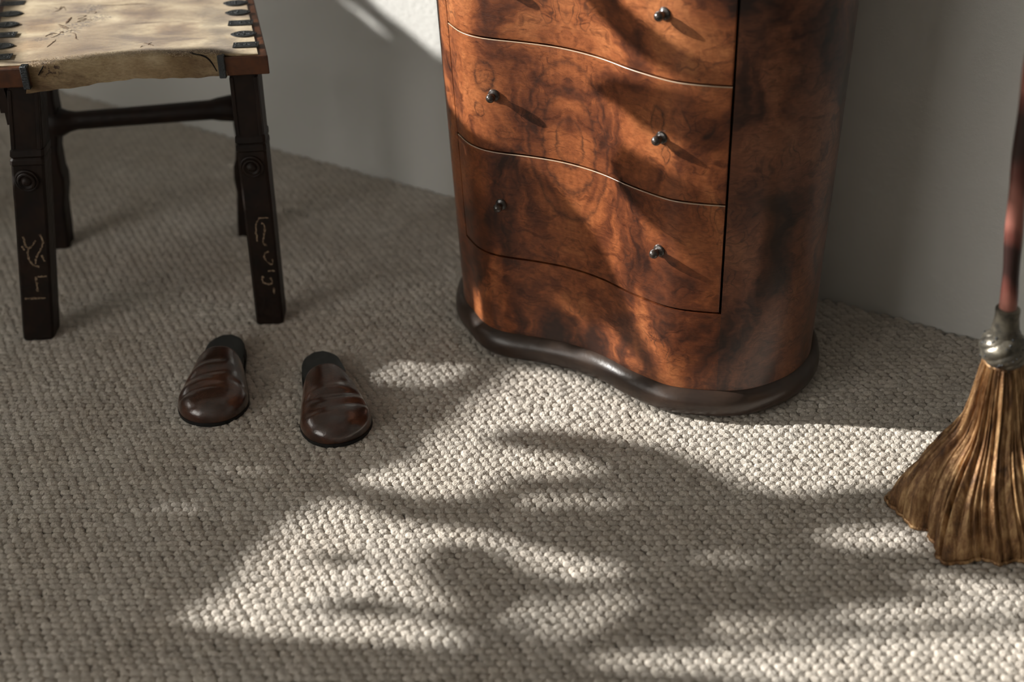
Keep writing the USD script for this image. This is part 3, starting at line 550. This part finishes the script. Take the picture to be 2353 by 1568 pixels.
# ------------------------------------------------------------------ slippers
def leather():
    N = {'g': ('geometry', {}), 'n': ('noise_texture', {'scale': 22., 'detail': 5., 'roughness': .6}), 'r': ('rgb_ramp', {'ramp': [(.34, (.019, .0085, .0055)), (.50, (.042, .0155, .009)), (.66, (.080, .029, .015))]}),
         'v': ('voronoi_texture', {'scale': 900.}), 'f': ('noise_texture', {'scale': 350., 'detail': 3.}), 'b': ('bump', {'strength': .7, 'distance': .0005}),
         'p': ('principled_bsdf', {'roughness': .25, 'specular_ior_level': .7, 'coat_weight': .6, 'coat_roughness': .13})}
    return mat('brown_leather', N, [('g.position', 'n.vector'), ('n.fac', 'r.fac'), ('r.color', 'p.base_color'), ('g.position', 'f.vector'), ('f.fac', 'b.height'), ('b.normal', 'p.normal')])
M_leather = leather()
def slipper(label, toe, heel, mirror, wr_seed):
    toe, heel = np.array(toe, float), np.array(heel, float); L_ = np.linalg.norm(toe - heel); ax = (toe - heel)/L_; side = np.array([-ax[1], ax[0]])*mirror
    root = thing('slipper', label, 'slipper', (*((toe+heel)/2), 0))
    # outline half widths: inner and outer edge, t from heel to toe
    base_o = PI([0, .10, .22, .38, .55, .70, .78, 1.0], [.029, .0300, .0335, .0375, .0470, .0545, .0560, .0560])
    base_i = PI([0, .10, .22, .38, .55, .70, .78, 1.0], [.029, .0300, .0325, .0350, .0425, .0490, .0510, .0510])
    def cap_(t): return np.sqrt(np.clip(1 - np.clip((t - .74)/.26, 0, 1)**2.2, 0, 1))*np.sqrt(np.clip(1 - np.clip((.14 - t)/.14, 0, 1)**2.0, 0, 1))
    wo = lambda t: base_o(t)*cap_(t)
    wi = lambda t: base_i(t)*cap_(t)
    def W(t, a, z):   # a: signed offset towards the outer side
        return np.array([*(heel + ax*(t*L_) + side*a), z])
    tp_ = (1 - np.cos(np.linspace(0, np.pi, 110)))/2
    out = np.vstack([np.c_[tp_*L_, wo(tp_)], np.c_[tp_[::-1]*L_, -wi(tp_[::-1])]])
    poly = Polygon(out).buffer(0)
    def prism(poly, z0, z1, zfun=lambda x: 0*x):
        m = trimesh.creation.extrude_polygon(poly, z1 - z0, engine='earcut'); v = m.vertices
        P_ = np.stack([heel[0] + ax[0]*v[:, 0] + side[0]*v[:, 1], heel[1] + ax[1]*v[:, 0] + side[1]*v[:, 1], v[:, 2] + z0 + zfun(v[:, 0])], 1)
        f = m.faces if mirror > 0 else m.faces[:, ::-1]
        return trimesh.Trimesh(P_, f, process=False)
    part(root, 'sole', prism(poly.buffer(.0025), .0005, .0060), M_sole)
    part(root, 'heel', prism(poly.buffer(.0012).intersection(shapely.box(-.1, -.2, L_*.26, .2)), .0055, .0185), M_sole)
    # footbed: dished, fills the heel and runs under the upper
    na, nb = 56, 21; G = np.zeros((na, nb, 3))
    for i, t in enumerate(.002 + .80*np.linspace(0, 1, na)**2):
        for j, a in enumerate(np.linspace(-1, 1, nb)):
            w_ = (wo(t) if a > 0 else wi(t))*1.0; e = abs(a)
            G[i, j] = W(t, a*w_, .0245 - .010*(t/.8)**1.2 - .0022*(1-e**2)*min(1, t*12) - .0015*max(0, e-.85)/.15 - .0012*max(0, .006-t)/.006)
    fg = tri(grid_faces(na, nb)); fg = fg[:, ::-1] if mirror > 0 else fg
    rimb = [tuple(G[i, j]) for i, j in [(i, 0) for i in range(na-1, -1, -1)] + [(0, j) for j in range(1, nb)] + [(i, nb-1) for i in range(1, na)]]
    rb = np.array(rimb); lo = rb.copy(); lo[:, 2] = .010
    vb = np.vstack([G.reshape(-1, 3), rb, lo]); k0 = na*nb; k1 = len(rb)
    fb = np.vstack([[(k0+i, k0+i+1, k0+k1+i+1), (k0+i, k0+k1+i+1, k0+k1+i)] for i in range(k1-1)])
    part(root, 'footbed', (vb, np.vstack([fg, fb])), M_black_leather, smooth=40)
    # upper: vamp from the open throat to the toe
    nq, nph = 70, 49
    Hh = PI([.30, .40, .52, .64, .76, .86, .92, .96, .985, 1.0], [.0565, .0545, .0500, .0445, .0395, .0360, .0325, .0275, .020, .008])
    def up(off):
        V = np.zeros((nq, nph, 3))
        for j, ph in enumerate(np.linspace(-1, 1, nph)):
            e = abs(ph)
            t0 = (.375 + .19*e**2.2 if ph > 0 else .375 + .10*e**2.2)
            for i, q_ in enumerate(np.linspace(0, 1, nq)):
                t = t0 + (1.0 - t0)*(1 - (1-q_)**1.35)
                w_ = (wo(t) if ph > 0 else wi(t)) + .0018
                th = ph*math.pi/2; n_ = .80
                a = math.copysign(abs(math.sin(th))**.82, ph)*w_; z = .0060 + (Hh(t) - .0060)*abs(math.cos(th))**n_
                # creases across the ball of the foot
                cz = 0
                for (tc, amp, wdt, sl, cen) in wr_seed:
                    x_ = (t - tc - sl*ph)/wdt; cz += amp*math.exp(-x_*x_)*math.exp(-((ph - cen)/.55)**2)
                bul = .0016*(meshkit.noise(np.array([t*9, ph*2.2, wr_seed[0][0]*50]), 5) - .5)
                k_ = 1 - e**4
                V[i, j] = W(t, a*(1 + (cz*4)*.3), z + (cz + bul)*k_ + off*abs(math.cos(th))) + np.append(side*off*math.sin(th), 0)
        return V
    Vo, Vi = up(0.), up(-.0022)
    f = tri(grid_faces(nq, nph)); f = f if mirror < 0 else f[:, ::-1]; kk = nq*nph
    f = f[:, ::-1]
    rim_ = []
    for j in range(nph-1): rim_ += [(j, j+1, j+1+kk), (j, j+1+kk, j+kk)]
    rim_ = np.array(rim_); rim_ = rim_ if mirror > 0 else rim_[:, ::-1]
    m = trimesh.Trimesh(np.vstack([Vo.reshape(-1, 3), Vi.reshape(-1, 3)]), np.vstack([f, f[:, ::-1] + kk, rim_]), process=False)
    part(root, 'upper', m, M_leather, smooth=60, label='creased brown leather upper')
    # welt line and the folded throat edge
    thr = [Vo[0, j]*.5 + Vi[0, j]*.5 + [0, 0, .0003] for j in range(nph)]
    part(root, 'throat_edge', tube(thr, .0013, 7), M_leather, smooth=True)
    return root
slipper('brown leather mule slipper on the left, nearest the chair leg', (-.4690, 1.8130), (-.4770, 2.0480), -1, [(.62, -.0030, .028, .06, .35), (.70, .0022, .03, .05, .5), (.76, -.0022, .024, .07, .55), (.55, .0022, .03, .03, .4), (.68, -.0016, .02, -.05, -.6), (.5, -.0018, .03, .08, .6)])
slipper('brown leather mule slipper on the right, nearest the chest of drawers', (-.2640, 1.7490), (-.3180, 1.9860), 1, [(.66, -.0026, .025, -.02, .1), (.72, .0020, .022, -.03, .4), (.77, -.0024, .022, -.05, .5), (.60, .0018, .03, 0., -.2), (.83, .0016, .03, .02, -.3), (.56, -.0014, .025, -.04, .5)])

# ------------------------------------------------------------------ tassel-footed stand
stand = thing('lamp_stand', 'bronze tassel-shaped stand foot with a reddish slanting pole at the right edge', 'lamp stand', (.65, 1.535, 0))
AX = CubicSpline([0, .12, .253, .279, .305, .336, .4447, .66, 1.25], np.array([[.655, 1.535], [.642, 1.533], [.6291, 1.53], [.6262, 1.53], [.6240, 1.53], [.6222, 1.53], [.6127, 1.53], [.6005, 1.53], [.578, 1.53]]))
def axis_mesh(zr, n=40):
    V = []
    for z, r in zr:
        c = AX(z)
        for a in np.arange(n)*2*np.pi/n: V.append([c[0] + r*math.cos(a), c[1] + r*math.sin(a), z])
    V = np.array(V).reshape(len(zr), n, 3).transpose(1, 0, 2).reshape(-1, 3)
    return trimesh.Trimesh(V, tri(grid_faces(n, len(zr), True)), process=False)
def pole_material():
    N = {'g': ('geometry', {}), 'w': ('wave_texture', {'bands_direction': 'diagonal', 'scale': 4.2, 'distortion': 4., 'detail': 3., 'detail_scale': 1.5}), 'n': ('noise_texture', {'scale': 60., 'detail': 4.}),
         'r': ('rgb_ramp', {'ramp': [(.2, (.022, .009, .008)), (.5, (.11, .035, .027)), (.8, (.27, .105, .08))]}), 'b': ('bump', {'strength': .5, 'distance': .001}),
         'p': ('principled_bsdf', {'roughness': .3, 'specular_ior_level': .6, 'coat_weight': .4, 'coat_roughness': .15})}
    return mat('red_lacquer', N, [('g.position', 'w.vector'), ('g.position', 'n.vector'), ('w.fac', 'r.fac'), ('r.color', 'p.base_color'), ('n.fac', 'b.height'), ('b.normal', 'p.normal')])
part(stand, 'pole', axis_mesh([(z, .0107 + .0006*math.sin(z*60)) for z in np.linspace(.325, 1.24, 70)], 24), pole_material(), smooth=True, label='reddish lacquered pole')
part(stand, 'collar', axis_mesh([(.3395, .0), (.3395, .0125), (.338, .0150), (.3345, .0155), (.332, .0148), (.3295, .0152), (.326, .0150), (.318, .0160), (.309, .0172), (.3045, .0182), (.3015, .0178), (.299, .012)], 40), M_pewter, smooth=35)
# twisted ball: raised spiral strands
nb_, na_ = 40, 96; V = []
for i in range(na_):
    a = 2*math.pi*i/na_
    for j in range(nb_):
        ph = -math.pi/2 + math.pi*j/(nb_-1); z = .2785 + .0265*math.sin(ph)
        sp__ = abs(math.sin(3.0*(a - 1.5*math.sin(ph)*1.0)))**.55
        r = (.0288 + .0028*sp__)*max(.02, math.cos(ph))**.85
        c = AX(z); V.append([c[0] + r*math.cos(a), c[1] + r*math.sin(a), z])
part(stand, 'ball', trimesh.Trimesh(np.array(V), tri(grid_faces(na_, nb_, True)), process=False), M_pewter, smooth=50, label='twisted pewter ball')
bead = []
for s3 in range(6):                                       # floral beads that fill every other strand
    for j in range(26):
        ph = -1.1 + 2.2*j/25; a = math.pi/3*s3 + math.pi/6 + 1.5*math.sin(ph); z = .2785 + .0265*math.sin(ph); c = AX(z); r = .0303*math.cos(ph)**.85
        m = trimesh.creation.icosphere(1, .0012 + .0006*((j*7 + s3*3) % 3 == 0)); m.apply_translation([c[0] + r*math.cos(a) + rng.normal(0, .0012), c[1] + r*math.sin(a) + rng.normal(0, .0012), z + rng.normal(0, .001)]); bead.append(m)
part(stand, 'bead_band', cat(bead), M_iron, smooth=True, kind='stuff')
def gold_material():
    N = {'g': ('geometry', {}), 'm': ('mapping', {'scale': (90., 90., 12.)}), 'n': ('noise_texture', {'scale': 1., 'detail': 5., 'roughness': .65}), 'n2': ('noise_texture', {'scale': 18., 'detail': 5., 'roughness': .65}),
         'r': ('rgb_ramp', {'ramp': [(.30, (.060, .028, .012)), (.48, (.26, .14, .058)), (.68, (.62, .42, .21))]}), 'r2': ('rgb_ramp', {'ramp': [(.34, (.38, .27, .20)), (.62, (1., 1., 1.))]}), 'x': ('mix_color', {'blend_type': 'multiply', 'fac': .8}),
         'rr': ('map_range', {'from_min': .3, 'from_max': .7, 'to_min': .55, 'to_max': .36}), 'n3': ('noise_texture', {'scale': 420., 'detail': 3.}), 'b': ('bump', {'strength': .9, 'distance': .0012}),
         'p': ('principled_bsdf', {'metallic': .45, 'specular_ior_level': .5})}
    return mat('old_gold', N, [('g.position', 'm.vector'), ('m.vector', 'n.vector'), ('g.position', 'n2.vector'), ('n.fac', 'r.fac'), ('n2.fac', 'r2.fac'), ('r.color', 'x.a'), ('r2.color', 'x.b'), ('x.result', 'p.base_color'),
                                ('n2.fac', 'rr.value'), ('rr.result', 'p.roughness'), ('g.position', 'n3.vector'), ('n3.fac', 'b.height'), ('b.normal', 'p.normal')])
M_gold = gold_material()
RZ = PI([0, .010, .040, .075, .1175, .1557, .1935, .2275, .262], [.1075, .1085, .1040, .0900, .0680, .0470, .0375, .0315, .0230])
na_, nz_ = 720, 110
aa = np.arange(na_)*2*np.pi/na_; zz2 = np.linspace(.262, .0015, nz_)
flute = np.zeros(na_)
kr = np.random.default_rng(11); cen = np.sort((np.arange(50) + kr.uniform(-.38, .38, 50))*2*np.pi/50); amp = kr.uniform(.45, 1.5, 50)
for i, a in enumerate(aa):
    d = (a - cen + np.pi) % (2*np.pi) - np.pi; k_ = np.argsort(np.abs(d))[:2]; w_ = np.abs(d[k_]); f_ = w_[0]/(w_[0] + w_[1] + 1e-9)*2
    flute[i] = (1 - f_**1.6)*amp[k_[0]]
V = np.zeros((na_, nz_, 3))
for j, z in enumerate(zz2):
    t = 1 - z/.262
    big = .13*np.sin(5*aa + .8)*t**3 + .07*np.sin(11*aa + 2.1)*t**4
    left = .26*np.exp(-(((aa - math.radians(178) + np.pi) % (2*np.pi) - np.pi)/.42)**2)*t**2.0 - .22*np.exp(-(((aa - math.radians(196) + np.pi) % (2*np.pi) - np.pi)/.10)**2)*t**4
    shift = meshkit.noise(np.stack([np.cos(aa)*2, np.sin(aa)*2, np.full(na_, z*9)], 1), 4)*26
    fl_ = np.interp((np.arange(na_) + shift) % na_, np.arange(na_+1), np.r_[flute, flute[0]])
    r = RZ(z)*(1 + big + left) + (fl_ - .45)*(.0078*(.42 + .9*t)*(1 - .55*max(0, t-.75)/.25))
    r = r + .0016*(meshkit.noise(np.stack([np.cos(aa)*14, np.sin(aa)*14, np.full(na_, z*75)], 1), 8) - .5)*(1 if z < .25 else 0)
    c = AX(z); V[:, j, 0] = c[0] + r*np.cos(aa); V[:, j, 1] = c[1] + r*np.sin(aa); V[:, j, 2] = z
part(stand, 'tassel', trimesh.Trimesh(V.reshape(-1, 3), tri(grid_faces(na_, nz_, True))[:, ::-1], process=False), M_gold, smooth=True, label='gold gathered tassel skirt')
hem = V[:, -1]*[1, 1, 0]; hem = np.vstack([hem, hem[:1]]); ctr = hem.mean(0); hem = ctr + (hem - ctr)*1.004 + [0, 0, .0042]
part(stand, 'hem', tube(hem[::3], .0034, 8, False), M_gold, smooth=True)
part(stand, 'neck_band', axis_mesh([(.2635, .018), (.2635, .0235), (.2605, .0255), (.2575, .0245), (.2565, .02)], 40), M_gold, smooth=40)

# ------------------------------------------------------------------ plants added out of view: their leaves fill the unlit areas to dapple the sunlight
LIT = {'far': [[[1.881,-.137],[1.932,-.126],[1.916,-.086],[1.883,-.064],[1.83,-.033],[1.819,-.005],[1.842,.048],[1.845,.106],[1.841,.196],[1.754,.18],[1.718,.144],[1.683,.117],[1.662,.076],[1.642,.057],[1.651,.034],[1.682,.013],[1.715,-.003],[1.741,-.031],[1.755,-.059],[1.762,-.09],[1.764,-.115],[1.749,-.132],[1.724,-.141],[1.716,-.136],[1.706,-.111],[1.698,-.092],[1.684,-.072],[1.669,-.063],[1.657,-.076],[1.644,-.098],[1.638,-.121],[1.636,-.141],[1.626,-.118],[1.604,-.13],[1.584,-.144],[1.574,-.158],[1.583,-.172],[1.594,-.19],[1.595,-.209],[1.627,-.203],[1.649,-.183],[1.684,-.173],[1.729,-.17],[1.752,-.162],[1.807,-.154]],
 [[1.575,-.107],[1.596,-.098],[1.614,-.067],[1.604,-.046],[1.587,-.053],[1.569,-.091]],
 [[1.56,-.221],[1.549,-.204],[1.524,-.186],[1.514,-.163],[1.513,-.14],[1.509,-.129],[1.502,-.113],[1.484,-.095],[1.473,-.073],[1.468,-.053],[1.452,-.041],[1.426,-.056],[1.426,-.078],[1.447,-.093],[1.464,-.101],[1.481,-.113],[1.481,-.136],[1.474,-.154],[1.438,-.158],[1.404,-.152],[1.377,-.141],[1.363,-.131],[1.344,-.139],[1.356,-.157],[1.356,-.189],[1.333,-.211],[1.321,-.204],[1.323,-.173],[1.33,-.147],[1.304,-.124],[1.282,-.122],[1.28,-.16],[1.279,-.194],[1.275,-.228],[1.282,-.256],[1.285,-.277],[1.311,-.269],[1.36,-.255],[1.419,-.252],[1.504,-.238]],
 [[1.357,-.093],[1.377,-.081],[1.399,-.063],[1.409,-.042],[1.402,-.022],[1.371,-.029],[1.354,-.044],[1.334,-.06],[1.307,-.072],[1.318,-.089]],
 [[1.28,-.05],[1.3,-.022],[1.314,.014],[1.335,.059],[1.347,.07],[1.368,.103],[1.382,.144],[1.403,.173],[1.425,.251],[1.274,.236],[1.254,.069],[1.276,.025],[1.28,.006],[1.269,-.041]],
 [[1.355,.007],[1.378,.025],[1.391,.059],[1.373,.064],[1.348,.048],[1.336,.016]],
 [[1.4,.074],[1.417,.094],[1.433,.12],[1.448,.146],[1.468,.188],[1.435,.186],[1.413,.151],[1.395,.116],[1.382,.084]],
 [[1.474,.117],[1.486,.132],[1.48,.155],[1.485,.189],[1.471,.188],[1.458,.142]],
 [[1.554,.071],[1.575,.089],[1.588,.129],[1.548,.13],[1.533,.098],[1.535,.081]],
 [[1.486,0],[1.502,.019],[1.492,.041],[1.478,.02]],
 [[1.888,-.226],[1.958,-.212],[1.997,-.197],[1.98,-.18],[1.935,-.169],[1.902,-.169],[1.872,-.185],[1.855,-.202],[1.851,-.216]],
 [[1.611,-.305],[1.624,-.284],[1.609,-.271],[1.596,-.291]], [[1.503,-.339],[1.525,-.315],[1.516,-.299],[1.498,-.321]],
 [[2.628,.055],[2.617,.05],[2.598,.048],[2.58,.044],[2.561,.033],[2.551,.045],[2.547,.199],[2.649,.075]], [[2.665,.011],[2.652,.012],[2.634,.01],[2.617,.004],[2.614,.013],[2.632,.019],[2.649,.021],[2.658,.02]],
 [[1.47,.235],[1.52,.222],[1.555,.25],[1.575,.235],[1.60,.28],[1.67,.28],[1.69,.37],[1.68,.45],[1.50,.45],[1.50,.36]], [[1.52,.475],[1.70,.475],[1.70,.575],[1.52,.575]], [[1.52,.63],[1.70,.63],[1.70,.72],[1.52,.72]],
 [[1.908,.003],[1.938,.015],[1.983,.058],[2.032,.119],[2.009,.151],[2.48,.075],[2.458,-.082],[2.126,-.045]]],
 'near': [[[2.067,.386],[2.07,.347],[2.076,.285],[2.077,.221],[2.07,.185],[2.013,.187],[1.981,.195],[1.968,.203],[1.96,.201],[1.948,.191],[1.933,.178],[1.912,.156],[1.894,.134],[1.877,.111],[1.859,.075],[1.845,.052],[1.836,.048],[1.81,.041],[1.80,.066],[1.80,.173],[1.80,.21],[1.826,.247],[1.847,.245],[1.885,.26],[1.899,.285],[1.887,.321],[1.848,.336],[1.80,.345],[1.80,.359],[1.80,.411],[1.821,.393],[1.849,.372],[1.881,.374],[1.923,.364],[1.928,.368],[1.902,.399],[1.823,.458],[1.80,.481],[1.823,.471],[1.85,.462],[1.898,.466],[1.926,.476],[1.944,.504]],
 [[1.917,.528],[1.899,.51],[1.865,.512],[1.83,.513],[1.80,.506],[1.80,.5],[1.80,.546],[1.811,.629]],
 [[2.036,-.114],[1.976,-.042],[1.961,-.036],[1.95,-.031],[1.945,-.012],[1.937,-.007],[1.921,0],[1.904,.033],[1.885,.035],[1.861,.029],[1.847,.017],[1.901,-.049],[1.941,-.07],[1.956,-.099],[1.983,-.12]]]}
HOLE = Polygon([[1.426,-.22],[1.446,-.201],[1.438,-.177],[1.422,-.185],[1.415,-.21]])
lit = unary_union([Polygon(p).buffer(0) for k_ in LIT for p in LIT[k_]]).difference(HOLE)
SPARSE = shapely.union_all([shapely.box(*b_) for b_ in ((1.845, -.232, 2.0, -.165), (1.59, -.31, 1.63, -.265), (1.49, -.345, 1.53, -.295), (1.565, -.11, 1.62, -.04), (1.474, -.01, 1.505, .045), (1.30, -.097, 1.412, -.018), (1.334, .004, 1.394, .066))])
half_shade_strips = shapely.union_all([shapely.affinity.rotate(shapely.box(1.0, y_, 2.6, y_ + .0125), 18, origin=(1.6, 0)) for y_ in np.arange(-.7, .6, .026)])
lit = lit.difference(SPARSE.intersection(half_shade_strips))                # added leaf strips, spaced to block half of the sun here
near_zone = unary_union([Polygon(p).buffer(0) for p in LIT['near']]).buffer(.05).intersection(shapely.box(1.78, -.005, 2.12, .62))
st_ = .004; gx_ = np.arange(1.20, 2.74, st_); gy_ = np.arange(-.37, .70, st_)
GX, GY = np.meshgrid(gx_, gy_, indexing='ij')
shade = ~shapely.contains_xy(lit, GX, GY)
dist = ndimage.distance_transform_edt(shade)*st_
cov = np.zeros_like(shade); discs = []
order = np.argsort(-dist.ravel())
for k_ in order:
    i, j = divmod(int(k_), shade.shape[1]); r = dist[i, j]
    if r < .005: break
    if cov[i, j]: continue
    r = min(r, .062); discs.append((gx_[i], gy_[j], r)); m_ = int(r*.86/st_) + 1
    i0, i1, j0, j1 = max(0, i-m_), i+m_+1, max(0, j-m_), j+m_+1
    cov[i0:i1, j0:j1] |= (GX[i0:i1, j0:j1] - gx_[i])**2 + (GY[i0:i1, j0:j1] - gy_[j])**2 < (r*.86)**2
def leaf(c, r, nrm_, spin):
    a = np.arange(14)*2*np.pi/14; rr = r*(1 + .0*np.cos(a))
    ring = np.c_[rr*np.cos(a), rr*np.sin(a), np.zeros(14)]; mid = np.c_[ring[:, :2]*.55, np.full(14, .10*r)]
    v = np.vstack([ring, mid, [[0, 0, .13*r]]]); lo = v - [0, 0, .0012]
    f = []
    for i in range(14):
        j = (i+1) % 14; f += [(i, j, 14+j), (i, 14+j, 14+i), (14+i, 14+j, 28)]
    f = np.array(f); F_ = np.vstack([f, f[:, ::-1] + 29, [(i, 29+i, 29+(i+1) % 14) for i in range(14)], [(i, 29+(i+1) % 14, (i+1) % 14) for i in range(14)]])
    m = trimesh.Trimesh(np.vstack([v, lo]), F_, process=False)
    T = trimesh.geometry.align_vectors([0, 0, 1], nrm_); T[:3, 3] = c; m.apply_transform(T); return m
groups = {'far': [], 'near': []}
for e1, e2, r in discs:
    nz_one = shapely.contains_xy(near_zone, e1, e2)
    w_ = (-1.50 if nz_one else -2.55) + rng.uniform(-.06, .06)
    c = e1*E1 + e2*E2 + S*w_
    nn = -S + rng.normal(0, .16, 3); nn /= np.linalg.norm(nn)
    groups['near' if nz_one else 'far'].append((c, leaf(c, r, nn, 0)))
def plant(label, base, key, stems):  # unseen plant added to cast the dapples; leaf discs follow the shade mask
    root = thing('potted_plant', label, 'plant', (*base, 0)); b = np.array([*base, 0.])
    pot = lathe([(0, .0), (.085, .0), (.11, .20), (.122, .20), (.122, .235), (.105, .235), (.10, .20), (0, .20)], (0, 0, 1), b, 32)
    part(root, 'pot', pot, M_terracotta, smooth=30)
    part(root, 'leaf', cat([m for _, m in groups[key]]), M_leaf, smooth=40, kind='stuff')
    C = np.array([c for c, _ in groups[key]])
    for k_ in np.argsort(np.linalg.norm((C - b)*[1, 1, .6], axis=1))[:stems]:
        c = C[k_]; p = spline([b + [rng.normal(0, .03), rng.normal(0, .03), .18], b + (c - b)*[.25, .25, .5] + [0, 0, .05], c + S*.0 - [0, 0, .03], c], 14)
        part(root, 'stem', tube(p, np.linspace(.004, .0015, 14), 6), M_stem, smooth=True)
plant('tall unseen plant added by the window, leaves shaped to dapple the sun', (-2.0, 2.15), 'far', 6)
plant('smaller unseen plant added left of the chair to shade the chest', (-1.33, 2.30), 'near', 3)
